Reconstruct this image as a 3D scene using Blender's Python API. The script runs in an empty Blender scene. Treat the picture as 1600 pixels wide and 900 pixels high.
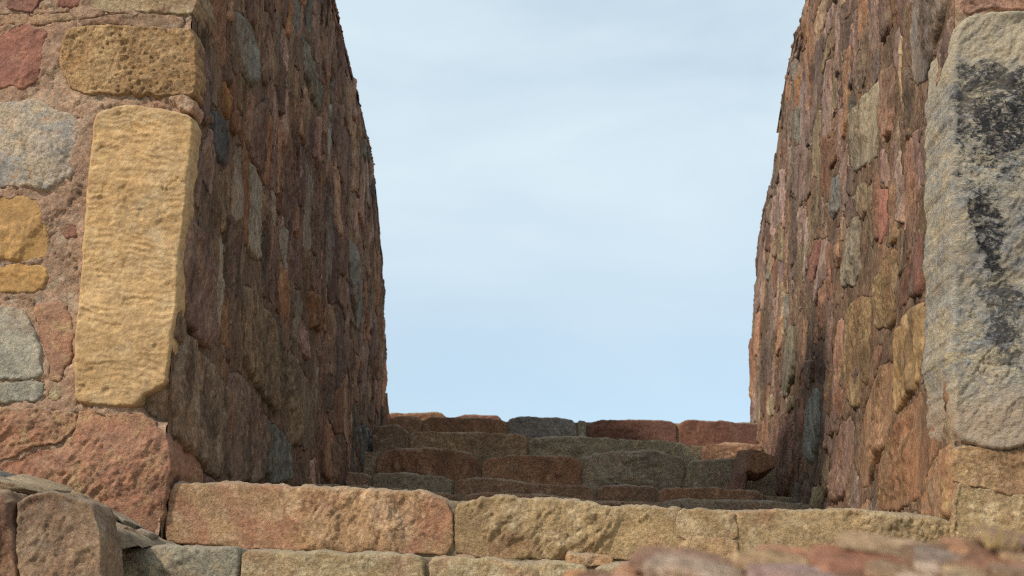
import bpy, math, random
import numpy as np
from mathutils import Matrix, Vector
from mathutils.geometry import delaunay_2d_cdt

# ------------------------------------------------------------------ camera
scene = bpy.context.scene
COL = scene.collection
EYE = np.array([0.0, 0.0, 1.6])
FPX = 2200.0                       # focal length in photograph pixels (1600 wide): about 50 mm
ROLL = math.radians(2.0)
cY = np.array([90.0, -531.0, FPX]); cY /= np.linalg.norm(cY)          # the gap's axis seen by the camera
cX = np.array([math.cos(ROLL), -math.sin(ROLL), 0.0])
cX[2] = -(cX[0]*cY[0] + cX[1]*cY[1]) / cY[2]; cX /= np.linalg.norm(cX)
cZ = np.cross(cY, cX); cZ = -cZ if cZ[1] < 0 else cZ
W2C = np.stack([cX, cY, cZ], axis=1)                                   # world -> (right, up, forward)
cam_d = bpy.data.cameras.new('camera'); cam = bpy.data.objects.new('camera', cam_d); COL.objects.link(cam)
R_, U_, F_ = W2C[0], W2C[1], W2C[2]
M = Matrix(((R_[0], U_[0], -F_[0], EYE[0]), (R_[1], U_[1], -F_[1], EYE[1]), (R_[2], U_[2], -F_[2], EYE[2]), (0, 0, 0, 1)))
cam.matrix_world = M
cam_d.sensor_width = 36.0; cam_d.lens = 36.0*FPX/1600.0
cam_d.clip_start = 0.05; cam_d.clip_end = 3000.0
cam_d.dof.use_dof = True; cam_d.dof.focus_distance = 5.0; cam_d.dof.aperture_fstop = 7.1
scene.camera = cam

# ------------------------------------------------------------------ sky and sun
SUN_EL, SUN_AZ = math.radians(38.0), math.radians(50.0)               # light travels towards +Y, +X
sdir = Vector((math.sin(SUN_AZ)*math.cos(SUN_EL), math.cos(SUN_AZ)*math.cos(SUN_EL), -math.sin(SUN_EL)))
world = bpy.data.worlds.new('World'); scene.world = world; world.use_nodes = True
nt = world.node_tree; nt.nodes.clear(); N = nt.nodes.new; L = nt.links.new
out = N('ShaderNodeOutputWorld')
sky = N('ShaderNodeTexSky'); sky.sky_type = 'NISHITA'; sky.sun_disc = False
sky.sun_elevation = SUN_EL; sky.sun_rotation = math.atan2(-sdir.x, -sdir.y)
sky.air_density = 1.0; sky.dust_density = 0.6; sky.ozone_density = 1.5
bg = N('ShaderNodeBackground'); bg.inputs['Strength'].default_value = 0.15
L(sky.outputs[0], bg.inputs['Color'])
tc = N('ShaderNodeTexCoord'); mp = N('ShaderNodeMapping'); mp.inputs['Scale'].default_value = (1.0, 1.0, 2.0); mp.inputs['Location'].default_value = (3.1, 1.7, 0.4)
L(tc.outputs['Generated'], mp.inputs['Vector'])
cn = N('ShaderNodeTexNoise'); cn.inputs['Scale'].default_value = 3.2; cn.inputs['Detail'].default_value = 7; cn.inputs['Roughness'].default_value = 0.52; cn.inputs['Distortion'].default_value = 0.5
L(mp.outputs[0], cn.inputs['Vector'])
cr = N('ShaderNodeMapRange'); cr.inputs['From Min'].default_value = 0.30; cr.inputs['From Max'].default_value = 0.72; cr.inputs['To Min'].default_value = 0.58; cr.inputs['To Max'].default_value = 1.0
L(cn.outputs['Fac'], cr.inputs['Value'])
bgc = N('ShaderNodeBackground'); bgc.inputs['Color'].default_value = (0.75, 0.89, 0.955, 1); bgc.inputs['Strength'].default_value = 1.0
mx = N('ShaderNodeMixShader'); sz_ = N('ShaderNodeSeparateXYZ'); L(tc.outputs['Generated'], sz_.inputs[0])
ce = N('ShaderNodeMapRange'); ce.interpolation_type = 'SMOOTHSTEP'; ce.inputs['From Min'].default_value = 0.02; ce.inputs['From Max'].default_value = 0.34; ce.inputs['To Min'].default_value = 0.22; ce.inputs['To Max'].default_value = 1.0; L(sz_.outputs['Z'], ce.inputs['Value'])
cm = N('ShaderNodeMath'); cm.operation = 'MULTIPLY'; L(cr.outputs[0], cm.inputs[0]); L(ce.outputs[0], cm.inputs[1]); L(cm.outputs[0], mx.inputs['Fac']); L(bg.outputs[0], mx.inputs[1]); L(bgc.outputs[0], mx.inputs[2]); L(mx.outputs[0], out.inputs['Surface'])

sun_d = bpy.data.lights.new('sun', 'SUN'); sun_d.energy = 3.3; sun_d.angle = math.radians(4.0); sun_d.color = (1.0, 0.91, 0.78)
sun = bpy.data.objects.new('sun', sun_d); COL.objects.link(sun)
sun.rotation_euler = sdir.to_track_quat('-Z', 'Y').to_euler(); sun.location = (-8, -8, 14)

scene.cycles.filter_width = 1.2; scene.cycles.use_denoising = False; scene.cycles.use_adaptive_sampling = False; scene.cycles.max_bounces = 4; scene.cycles.diffuse_bounces = 3
scene.view_settings.view_transform = 'Standard'; scene.view_settings.look = 'None'
scene.view_settings.exposure = 0.0; scene.view_settings.gamma = 1.0; scene.view_settings.use_curve_mapping = False

# ------------------------------------------------------------------ helpers: noise
RS = np.random.RandomState(7)
_G = RS.normal(size=(4096, 3)); _G /= np.linalg.norm(_G, axis=1)[:, None]
def _h(i, j, k):
    n = (i*73856093) ^ (j*19349663) ^ (k*83492791)
    n = (n ^ (n >> 13))*1274126177 & 0x7fffffff
    return (n ^ (n >> 16)) & 4095
def noise(p):
    i = np.floor(p).astype(np.int64); f = p - i; w = f*f*f*(f*(f*6-15)+10); r = 0.0
    for dx in (0, 1):
        for dy in (0, 1):
            for dz in (0, 1):
                g = _G[_h(i[:, 0]+dx, i[:, 1]+dy, i[:, 2]+dz)]
                v = g[:, 0]*(f[:, 0]-dx) + g[:, 1]*(f[:, 1]-dy) + g[:, 2]*(f[:, 2]-dz)
                r = r + v*(w[:, 0] if dx else 1-w[:, 0])*(w[:, 1] if dy else 1-w[:, 1])*(w[:, 2] if dz else 1-w[:, 2])
    return r*1.5
def fbm(p, o=4, g=0.5, l=2.07):
    r = 0.0; a = 1.0
    for k in range(o): r = r + a*noise(p*(l**k) + 17.3*k); a *= g
    return r
def ridge(p, o=4, g=0.55):
    r = 0.0; a = 1.0
    for k in range(o): r = r + a*(0.5-np.abs(noise(p*(2.1**k) + 9.1*k))*1.6); a *= g
    return r
def smooth(x): x = np.clip(x, 0, 1); return x*x*(3-2*x)
def terrace(h, n):
    x = h*n; f = np.floor(x); return (f + smooth((x-f-0.68)/0.32))/n

# ------------------------------------------------------------------ helpers: picking the place of a point in the photograph on a real plane
def ray(u, v):
    c = np.array([u-800.0, 450.0-v, FPX]); return W2C.T @ c
def at_y(u, v, Y):
    d = ray(u, v); return EYE + d*(Y-EYE[1])/d[1]
YF = 4.5                                                                # front of both walls
class Frame:
    def __init__(s, O, U, V): s.O = np.array(O, float); s.U = np.array(U, float); s.V = np.array(V, float); s.N = np.cross(s.U, s.V); s.N /= np.linalg.norm(s.N)
    def pick(s, px):
        r = []
        for u, v in px:
            d = ray(u, v); t = np.dot(s.O-EYE, s.N)/np.dot(d, s.N); q = EYE + d*t - s.O; r.append((np.dot(q, s.U)/np.dot(s.U, s.U), np.dot(q, s.V)/np.dot(s.V, s.V)))
        return np.array(r)
    def pt(s, st, h=0.0):
        st = np.asarray(st); return s.O + st[:, :1]*s.U + st[:, 1:2]*s.V + np.asarray(h).reshape(-1, 1)*s.N
def front(Y): return Frame((0, Y, 0), (1, 0, 0), (0, 0, 1))

# ------------------------------------------------------------------ helpers: objects
def mesh_obj(name, co, faces, mat, parent=None, center=True, smooth_sh=True):
    co = np.asarray(co, float); c = (co.min(0)+co.max(0))/2 if center else np.zeros(3)
    me = bpy.data.meshes.new(name); me.from_pydata((co-c).tolist(), [], faces)
    if smooth_sh: me.shade_smooth()
    me.materials.append(mat); o = bpy.data.objects.new(name, me); COL.objects.link(o)
    o.location = c - (np.array(parent['base']) if parent else 0)
    if parent: o.parent = parent
    o['base'] = [float(x) for x in c]
    return o
def sub(o, p):                                                          # hang o under part p
    o.parent = p; o.location = Vector(o['base']) - Vector(p['base'])
def thing(name, label, cat, loc):
    o = bpy.data.objects.new(name, None); COL.objects.link(o); o.location = loc; o['label'] = label; o['category'] = cat; o['kind'] = 'thing'; o['base'] = [float(x) for x in loc]; o.empty_display_size = 0.2
    return o
def chaikin(p, n=2, q=0.25):
    for _ in range(n):
        r = np.roll(p, -1, 0); p = np.stack([p*(1-q)+r*q, p*q+r*(1-q)], 1).reshape(-1, 2)
    return p
def resample(p, d):
    r = np.vstack([p, p[:1]]); l = np.r_[0, np.cumsum(np.linalg.norm(np.diff(r, axis=0), axis=1))]
    n = max(8, int(l[-1]/d)); t = np.linspace(0, l[-1], n, endpoint=False)
    return np.stack([np.interp(t, l, r[:, 0]), np.interp(t, l, r[:, 1])], 1)
def inside(q, p):
    x, y = q[:, 0], q[:, 1]; r = np.zeros(len(q), bool)
    for a, b in zip(p, np.roll(p, -1, 0)):
        c = (a[1] > y) != (b[1] > y)
        with np.errstate(divide='ignore', invalid='ignore'): r ^= c & (x < (b[0]-a[0])*(y-a[1])/(b[1]-a[1])+a[0])
    return r
def bdist(q, p):
    d = np.full(len(q), 1e9); w = q
    for a, b in zip(p, np.roll(p, -1, 0)):
        e = b-a; t = np.clip(((w-a)@e)/(e@e+1e-12), 0, 1); d = np.minimum(d, np.hypot(w[:, 0]-a[0]-t*e[0], w[:, 1]-a[1]-t*e[1]))
    return d
_seed = [0]; REC = {}
def stone(fr, poly, mat, parent, depth=0.25, proud=0.012, sp=0.008, bevel=0.022, drop=0.018, amp=0.010, style='rough', edge=0.005,
          tilt=0.0, side_sp=None, tint=None, name='stone', corner=1, freq=1.0, q=0.13, floor=0.004, topbevel=False):
    _seed[0] += 1; sd = _seed[0]; rs = np.random.RandomState(sd*7+1); off = rs.uniform(-50, 50, 3)
    p = np.asarray(poly, float)
    if np.sum(p[:, 0]*np.roll(p[:, 1], -1)-np.roll(p[:, 0], -1)*p[:, 1]) < 0: p = p[::-1]
    p = resample(chaikin(p, corner, q), sp*1.1)
    c3 = np.c_[p, np.zeros(len(p))] + off
    p = p + edge*np.stack([fbm(c3*11, 5, 0.6), fbm(c3*11+31, 5, 0.6)], 1)*1.5
    lo, hi = p.min(0), p.max(0)
    if parent: REC.setdefault((parent.name, 'front' if abs(fr.N[1]) > 0.9 else 'gap'), []).append(p)
    gx, gy = np.meshgrid(np.arange(lo[0], hi[0], sp), np.arange(lo[1], hi[1], sp*0.87)); gx[1::2] += sp/2
    g = np.stack([gx.ravel(), gy.ravel()], 1) + rs.uniform(-.22, .22, (gx.size, 2))*sp
    g = g[inside(g, p)]; dg = bdist(g, p) if len(g) else np.zeros(0); k = dg > sp*0.55; g = g[k]; dg = dg[k]
    pts = np.vstack([p, g]); nb = len(p)
    v2, _, fc, ov, _, _ = delaunay_2d_cdt([Vector(x) for x in pts.tolist()], [], [list(range(nb))], 1, 1e-7)
    if len(v2) != len(pts):
        pts = np.array([tuple(x) for x in v2]); dist = bdist(pts, p)
    else: dist = np.r_[np.zeros(nb), dg]
    q3 = np.c_[pts, np.zeros(len(pts))] + off
    bv = bevel*np.clip(0.75+1.1*noise(q3*9+70), 0.25, 1.8); bw = 0.3+0.7*smooth(((pts[:, 1]-lo[1])/(hi[1]-lo[1]+1e-6)-0.55)/0.35) if topbevel else 1.0; x = np.clip(dist/(bv*bw), 0, 1); h = proud - bw*drop*np.clip(0.8+0.9*noise(q3*7+40), 0.2, 1.6)*(1-np.sqrt(np.clip(1-(1-x)**2, 0, 1)))
    inn = 0.25+0.75*smooth(dist/(bevel*1.2)); f = freq
    if style in ('rough', 'layered'):
        span = hi-lo; K = int(np.clip(span[0]*span[1]/0.012, 5, 16)); sx = rs.uniform(0, 1, (K, 2))*span+lo; gr = rs.normal(size=(K, 2))*0.16; ob = rs.uniform(0, 1.0, K)*amp*1.6
        wp = pts + 0.012*np.stack([fbm(q3*14, 3), fbm(q3*14+9, 3)], 1); F = np.full(len(pts), 1e9)
        for i in range(K): F = np.minimum(F, ob[i] + (wp-sx[i])@gr[i])
        F = np.clip(F-np.percentile(F, 65), -amp*1.6, amp*0.7); h = h + inn*F*0.75
        th = rs.uniform(0, math.pi); ca, sa = math.cos(th), math.sin(th); qa = np.stack([ca*q3[:, 0]+sa*q3[:, 1], (ca*q3[:, 1]-sa*q3[:, 0])*2.6, q3[:, 2]], 1); qa = qa + 0.05*np.stack([fbm(q3*9+2, 2)]*3, 1)
    if style == 'rough':
        b = fbm(q3*5*f, 3); h = h + inn*(amp*0.5*b + amp*0.7*terrace(fbm(qa*4.5*f+3, 5, 0.55), 2.6) + amp*0.34*fbm(qa*16*f, 5, 0.68) + amp*0.14*fbm(q3*55*f, 3, 0.7))
        ck = noise(q3*2.6+20)+0.35*fbm(q3*13+2, 3); h = h - inn*amp*0.55*np.exp(-(ck/0.028)**2)*smooth(0.3+1.6*noise(q3*3.3+60))
    elif style == 'streak':
        th = rs.normal()*0.22; ca, sa = math.cos(th), math.sin(th); qa = np.stack([(ca*q3[:, 0]+sa*q3[:, 1])*15, (ca*q3[:, 1]-sa*q3[:, 0])*3.2, q3[:, 2]], 1); h = h + inn*(amp*0.5*fbm(q3*6, 3) + amp*0.9*terrace(fbm(qa, 4, 0.6), 2.2) + amp*0.5*fbm(qa*2.4+6, 3, 0.6) + amp*0.2*fbm(q3*45, 3))
    elif style == 'pitted':
        pit = noise(q3*42)+0.7*noise(q3*95)+0.5*noise(q3*8+5); h = h + inn*(amp*0.9*fbm(q3*5, 3) + amp*0.5*fbm(q3*24, 4, 0.6) - amp*0.55*smooth((pit-0.25)*1.8))
    elif style == 'ripple':
        w = fbm(q3*5, 3); ph = (pts[:, 1] + 0.16*pts[:, 0] + 0.034*w + 0.011*fbm(q3*18+4, 3))/0.024
        m = smooth(0.42+0.9*noise(q3*np.array([9, 13, 1])+8)); rip = np.sin(ph*2*math.pi)
        h = h + inn*(amp*0.55*w + 0.0021*m*rip + 0.0030*fbm(q3*np.array([11, 34, 1]), 4, 0.6) + amp*0.10*fbm(q3*70, 2) - 0.006*smooth((ridge(q3*3.1+5, 2)-0.62)*5))
        ck = noise(q3*np.array([3, 6, 1])+20)+0.4*fbm(q3*15+2, 3); h = h - inn*0.006*np.exp(-(ck/0.03)**2)*smooth(0.1+1.5*noise(q3*5+60)) - inn*0.005*smooth((noise(q3*26+3)-0.42)*5)
    elif style == 'layered':
        r3 = q3*np.array([6, 19, 1])*f + 0.8*np.stack([fbm(q3*6, 3)]*3, 1); h = h + inn*(amp*0.5*fbm(q3*5*f, 3) + amp*0.6*terrace(fbm(r3, 3), 3) + amp*0.2*fbm(q3*50*f, 2))
    else:
        h = h + inn*(amp*0.5*fbm(q3*6, 4) + amp*0.12*fbm(q3*60, 2))
    fl = floor*smooth(dist/(bevel*0.8)); h = np.where(h > fl+0.004, h, fl+0.004*np.exp(np.clip((h-fl-0.004)/0.004, -6, 0)))
    if tilt: h = h + tilt*(pts[:, 1]-p[:, 1].mean())
    co = fr.pt(pts, h)
    faces = [tuple(t) for t in fc]
    # sides and back
    nrm = np.roll(p, -1, 0)-np.roll(p, 1, 0); nrm = np.stack([nrm[:, 1], -nrm[:, 0]], 1); nrm /= np.linalg.norm(nrm, axis=1)[:, None]+1e-9
    zs = np.r_[np.arange(side_sp, depth, side_sp), depth] if side_sp else np.array([min(0.05, depth*0.4), depth])
    prev = np.arange(nb); allc = [co]; tot = len(co); hb = h[:nb]
    for z in zs:
        c3 = np.c_[p, np.full(nb, z)] + off
        sw = 0.004*min(1, z/0.02) + amp*0.5*fbm(c3*9, 4)*min(1, z/0.03) + (amp*0.25*ridge(c3*24, 3)*min(1, z/0.03) if side_sp else 0)
        ring = fr.pt(p + nrm*np.reshape(sw, (-1, 1)), hb*max(0, 1-z/0.06)-z)
        allc.append(ring); cur = np.arange(tot, tot+nb); tot += nb
        a, b = prev, np.roll(prev, -1); c, d = np.roll(cur, -1), cur
        faces += list(zip(a.tolist(), d.tolist(), c.tolist(), b.tolist())); prev = cur
    faces.append(tuple(prev[::-1].tolist()))
    o = mesh_obj(name, np.vstack(allc), faces, mat, parent)
    t = tint or (1, 1, 1); o.color = (t[0], t[1], t[2], 1)
    return o
def sheet(P, Nn, nx, ny, disp):                                          # P: (ny,nx,3) points, displaced along Nn
    co = P.reshape(-1, 3) + disp.reshape(-1, 1)*np.asarray(Nn); i = np.arange(nx*ny).reshape(ny, nx)
    f = np.stack([i[:-1, :-1], i[:-1, 1:], i[1:, 1:], i[1:, :-1]], -1).reshape(-1, 4).tolist()
    return co, f
def clip(poly, a, n, off=0.0):                                           # keep the side where (x-a).n <= -off
    r = []
    if len(poly) == 0: return poly
    d = (poly-a)@n + off
    for i in range(len(poly)):
        j = (i+1) % len(poly)
        if d[i] <= 0: r.append(poly[i])
        if (d[i] <= 0) != (d[j] <= 0): r.append(poly[i]+(poly[j]-poly[i])*d[i]/(d[i]-d[j]))
    return np.array(r).reshape(-1, 2)
def rubble(region, seeds, keep_out, gap):                                # irregular stone outlines inside a convex region
    region = np.asarray(region)
    if np.sum(region[:, 0]*np.roll(region[:, 1], -1)-np.roll(region[:, 0], -1)*region[:, 1]) < 0: region = region[::-1]
    cells = []; allp = np.vstack([seeds, keep_out]) if len(keep_out) else seeds
    for i, s in enumerate(seeds):
        d = np.linalg.norm(allp-s, axis=1); nb = [j for j in np.argsort(d)[1:26]]
        poly = s + np.array([[-1, -1], [1, -1], [1, 1], [-1, 1]])*1.0
        for j in nb:
            n = allp[j]-s; l = np.linalg.norm(n)
            if l < 1e-6: continue
            poly = clip(poly, (s+allp[j])/2, n/l, gap[i]/2)
        for a, b in zip(region, np.roll(region, -1, 0)):
            e = b-a; n = np.array([e[1], -e[0]])/np.linalg.norm(e); poly = clip(poly, a, n, 0.0)
        if len(poly) >= 3:
            A = 0.5*abs(np.sum(poly[:, 0]*np.roll(poly[:, 1], -1)-np.roll(poly[:, 0], -1)*poly[:, 1]))
            if A > 0.006: cells.append((i, poly))
    return cells

# ------------------------------------------------------------------ materials
def nodes(name):
    m = bpy.data.materials.new(name); m.use_nodes = True; t = m.node_tree; t.nodes.clear(); return m, t
def stone_mat(name, c1, c2, c3, scale=1.0, patch=0.5, speck=0.35, bump=0.5, stretch=(1, 1, 1), stain=None, vein=None, lichen=0.0, contrast=0.5, alt=(0.3, 0.2, 0.13), alt_k=0.6, gain=1.2):
    c1, c2, c3, alt = (tuple(v*gain for v in c) for c in (c1, c2, c3, alt)); vein = tuple(v*gain for v in vein) if vein else None
    m, t = nodes(name); N = t.nodes.new; L = t.links.new
    o = N('ShaderNodeOutputMaterial'); b = N('ShaderNodeBsdfPrincipled'); b.inputs['Roughness'].default_value = 0.92; b.inputs['Specular IOR Level'].default_value = 0.18
    L(b.outputs[0], o.inputs[0])
    tc = N('ShaderNodeTexCoord'); oi = N('ShaderNodeObjectInfo')
    om = N('ShaderNodeMath'); om.operation = 'MULTIPLY'; om.inputs[1].default_value = 73.0; L(oi.outputs['Random'], om.inputs[0])
    ad = N('ShaderNodeVectorMath'); ad.operation = 'ADD'; L(tc.outputs['Object'], ad.inputs[0]); L(om.outputs[0], ad.inputs[1])
    mp = N('ShaderNodeMapping'); mp.inputs['Scale'].default_value = stretch; 
    if stretch[2] < 0.9:
        vr = N('ShaderNodeVectorRotate'); vr.rotation_type = 'X_AXIS'; an = N('ShaderNodeMapRange'); an.inputs['To Min'].default_value = -0.35; an.inputs['To Max'].default_value = 0.35
        fr_ = N('ShaderNodeMath'); fr_.operation = 'FRACT'; fm = N('ShaderNodeMath'); fm.operation = 'MULTIPLY'; fm.inputs[1].default_value = 91.7; L(oi.outputs['Random'], fm.inputs[0]); L(fm.outputs[0], fr_.inputs[0]); L(fr_.outputs[0], an.inputs['Value'])
        L(tc.outputs['Object'], vr.inputs['Vector']); L(an.outputs[0], vr.inputs['Angle']); L(vr.outputs[0], ad.inputs[0])
    L(ad.outputs[0], mp.inputs['Vector'])
    def nz(s, d, r=0.55, dist=0.0, src=None):
        n = N('ShaderNodeTexNoise'); n.inputs['Scale'].default_value = s; n.inputs['Detail'].default_value = d; n.inputs['Roughness'].default_value = r; n.inputs['Distortion'].default_value = dist
        L((src or mp).outputs[0], n.inputs['Vector']); return n.outputs['Fac']
    def rng(x, a, b_, lo=0.0, hi=1.0):
        r = N('ShaderNodeMapRange'); r.inputs['From Min'].default_value = a; r.inputs['From Max'].default_value = b_; r.inputs['To Min'].default_value = lo; r.inputs['To Max'].default_value = hi; L(x, r.inputs['Value']); return r.outputs[0]
    def mix(f, a, b_, mode='MIX'):
        x = N('ShaderNodeMix'); x.data_type = 'RGBA'; x.blend_type = mode
        for s, val in ((x.inputs[0], f), (x.inputs[6], a), (x.inputs[7], b_)):
            if isinstance(val, (int, float)): s.default_value = val
            elif isinstance(val, tuple): s.default_value = (*val[:3], 1)
            else: L(val, s)
        return x.outputs[2]
    n1 = nz(5*scale, 9, 0.65, 0.8); n2 = nz(10*scale, 10, 0.7, 1.2); n3 = nz(75*scale, 5, 0.7); n4 = nz(210*scale, 3, 0.6); n5 = nz(2.2*scale, 6, 0.6, 0.3)
    col = mix(rng(n1, 0.40, 0.60), c1, c2)
    col = mix(rng(n2, 0.60-0.18*patch, 0.72-0.18*patch), col, c3)
    col = mix(rng(nz(3.6*scale, 10, 0.68, 0.9), 0.50, 0.64, 0, alt_k), col, alt)
    if vein: col = mix(rng(nz(13*scale, 8, 0.65, 1.2), 0.50, 0.62, 0, 0.85), col, vein)
    if lichen: col = mix(rng(nz(20*scale, 9, 0.72, 0.4), 0.56, 0.66, 0, lichen), col, (0.37, 0.36, 0.31))
    col = mix(1.0, col, mix(rng(n3, 0.28, 0.72), (1-contrast,)*3, (1+contrast*0.8,)*3), 'MULTIPLY')
    col = mix(1.0, col, mix(rng(nz(22*scale, 6, 0.65), 0.32, 0.68), (0.76, 0.75, 0.76), (1.2, 1.2, 1.17)), 'MULTIPLY')
    col = mix(1.0, col, mix(rng(n5, 0.3, 0.7), (0.80, 0.79, 0.80), (1.16, 1.15, 1.10)), 'MULTIPLY')
    col = mix(rng(n4, 0.58, 0.70, 0, speck), col, mix(0.8, col, (0.03, 0.022, 0.018)))
    col = mix(rng(nz(150*scale, 2, 0.5, 0.0), 0.64, 0.72, 0, speck*0.6), col, mix(0.5, col, (0.62, 0.58, 0.50)))
    col = mix(1.0, col, oi.outputs['Color'], 'MULTIPLY')
    if stretch[2] >= 0.9:                                                # dust, plus sky light painted pale on upward-facing ledges and treads
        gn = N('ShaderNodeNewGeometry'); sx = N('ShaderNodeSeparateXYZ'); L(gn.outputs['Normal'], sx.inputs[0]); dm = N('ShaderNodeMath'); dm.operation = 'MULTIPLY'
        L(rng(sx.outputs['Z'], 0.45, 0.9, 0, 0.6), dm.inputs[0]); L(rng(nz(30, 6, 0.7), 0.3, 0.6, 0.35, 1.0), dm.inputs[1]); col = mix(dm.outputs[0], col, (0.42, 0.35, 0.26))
    if stretch[2] < 0.9:                                                 # dark crust that spreads over many stones
        gp = N('ShaderNodeNewGeometry'); m2 = N('ShaderNodeMapping'); m2.inputs['Scale'].default_value = (1, 1.7, 0.9); L(gp.outputs['Position'], m2.inputs['Vector'])
        col = mix(rng(nz(2.6, 11, 0.72, 0.8, m2), 0.47, 0.64, 0, 0.78), col, mix(0.82, col, (0.035, 0.027, 0.023)))
        col = mix(rng(nz(3.3, 10, 0.7, 0.6, m2), 0.56, 0.68, 0, 0.5), col, mix(0.6, col, (0.42, 0.34, 0.24)))
    if stain: col = stain(N, L, tc, nz, rng, mix, col)
    L(col, b.inputs['Base Color'])
    bsum = N('ShaderNodeMath'); bsum.operation = 'MULTIPLY_ADD'; L(nz(150*scale, 6, 0.72), bsum.inputs[0]); bsum.inputs[1].default_value = 0.45; L(nz(42*scale, 8, 0.72, 0.5), bsum.inputs[2])
    bm = N('ShaderNodeBump'); bm.inputs['Strength'].default_value = min(1.0, bump*1.35); bm.inputs['Distance'].default_value = 0.014; L(bsum.outputs[0], bm.inputs['Height']); L(bm.outputs[0], b.inputs['Normal'])
    return m
def soot(N, L, tc, nz, rng, mix, col):                                   # black paint-like stain on the pale corner block, local x across, z up
    sp = N('ShaderNodeSeparateXYZ'); L(tc.outputs['Object'], sp.inputs[0])
    wob = N('ShaderNodeTexNoise'); wob.inputs['Scale'].default_value = 9; wob.inputs['Detail'].default_value = 6; L(tc.outputs['Object'], wob.inputs['Vector'])
    def mth(op, a, b_):
        m = N('ShaderNodeMath'); m.operation = op
        for s, v in ((m.inputs[0], a), (m.inputs[1], b_)):
            if isinstance(v, (int, float)): s.default_value = v
            else: L(v, s)
        return m.outputs[0]
    w = mth('MULTIPLY', mth('SUBTRACT', wob.outputs['Fac'], 0.5), 0.20)
    z = mth('ADD', sp.outputs['Z'], w); x = mth('ADD', sp.outputs['X'], mth('MULTIPLY', w, 0.6))
    X0 = SOOT['x0']; s = SOOT['s']                                       # left edge of the block's front, metres per photo pixel
    Z = lambda v: (360-v)*s
    upper = mth('MULTIPLY', mth('MULTIPLY', rng(z, Z(360), Z(190), 0.60, 1.0), rng(z, Z(82), Z(98))), rng(x, X0-0.03, X0+0.05))
    upper = mth('MULTIPLY', upper, rng(z, Z(450), Z(340)))
    cx = mth('SUBTRACT', x, mth('MULTIPLY', mth('SUBTRACT', Z(430), z), 0.14))
    low = mth('MULTIPLY', rng(cx, X0+(32)*s, X0+(46)*s), rng(cx, X0+(125)*s, X0+(78)*s))
    low = mth('MULTIPLY', mth('MULTIPLY', low, rng(z, Z(630), Z(585))), rng(z, Z(230), Z(320)))
    g = mth('MAXIMUM', upper, mth('MULTIPLY', low, 0.97))
    fl = nz(42, 10, 0.78, 0.9); fl2 = nz(9, 9, 0.74, 0.9)
    th = mth('ADD', mth('MULTIPLY', mth('SUBTRACT', mth('ADD', mth('MULTIPLY', fl, 0.55), mth('MULTIPLY', fl2, 0.45)), 0.5), 2.9), 0.5)
    k = rng(mth('ADD', th, mth('MULTIPLY', mth('SUBTRACT', g, 1.0), 0.75)), 0.32, 0.54)
    grey = rng(mth('ADD', th, mth('MULTIPLY', mth('SUBTRACT', g, 1.0), 0.35)), 0.08, 0.55, 0.0, 0.6)
    front = rng(sp.outputs['Y'], SOOT['y']+0.08, SOOT['y']+0.04)
    col = mix(rng(mth('ADD', z, mth('MULTIPLY', w, 0.5)), Z(600), Z(680), 0.0, 0.8), col, (0.50, 0.36, 0.25)); col = mix(rng(z, Z(120), Z(85), 0.0, 0.7), col, (0.56, 0.46, 0.32))
    col = mix(mth('MULTIPLY', grey, front), col, (0.19, 0.20, 0.215))
    return mix(mth('MULTIPLY', mth('MULTIPLY', k, 0.93), front), col, (0.016, 0.017, 0.022))
SOOT = {'x0': -0.195, 's': 0.002045, 'y': -0.2}

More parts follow.
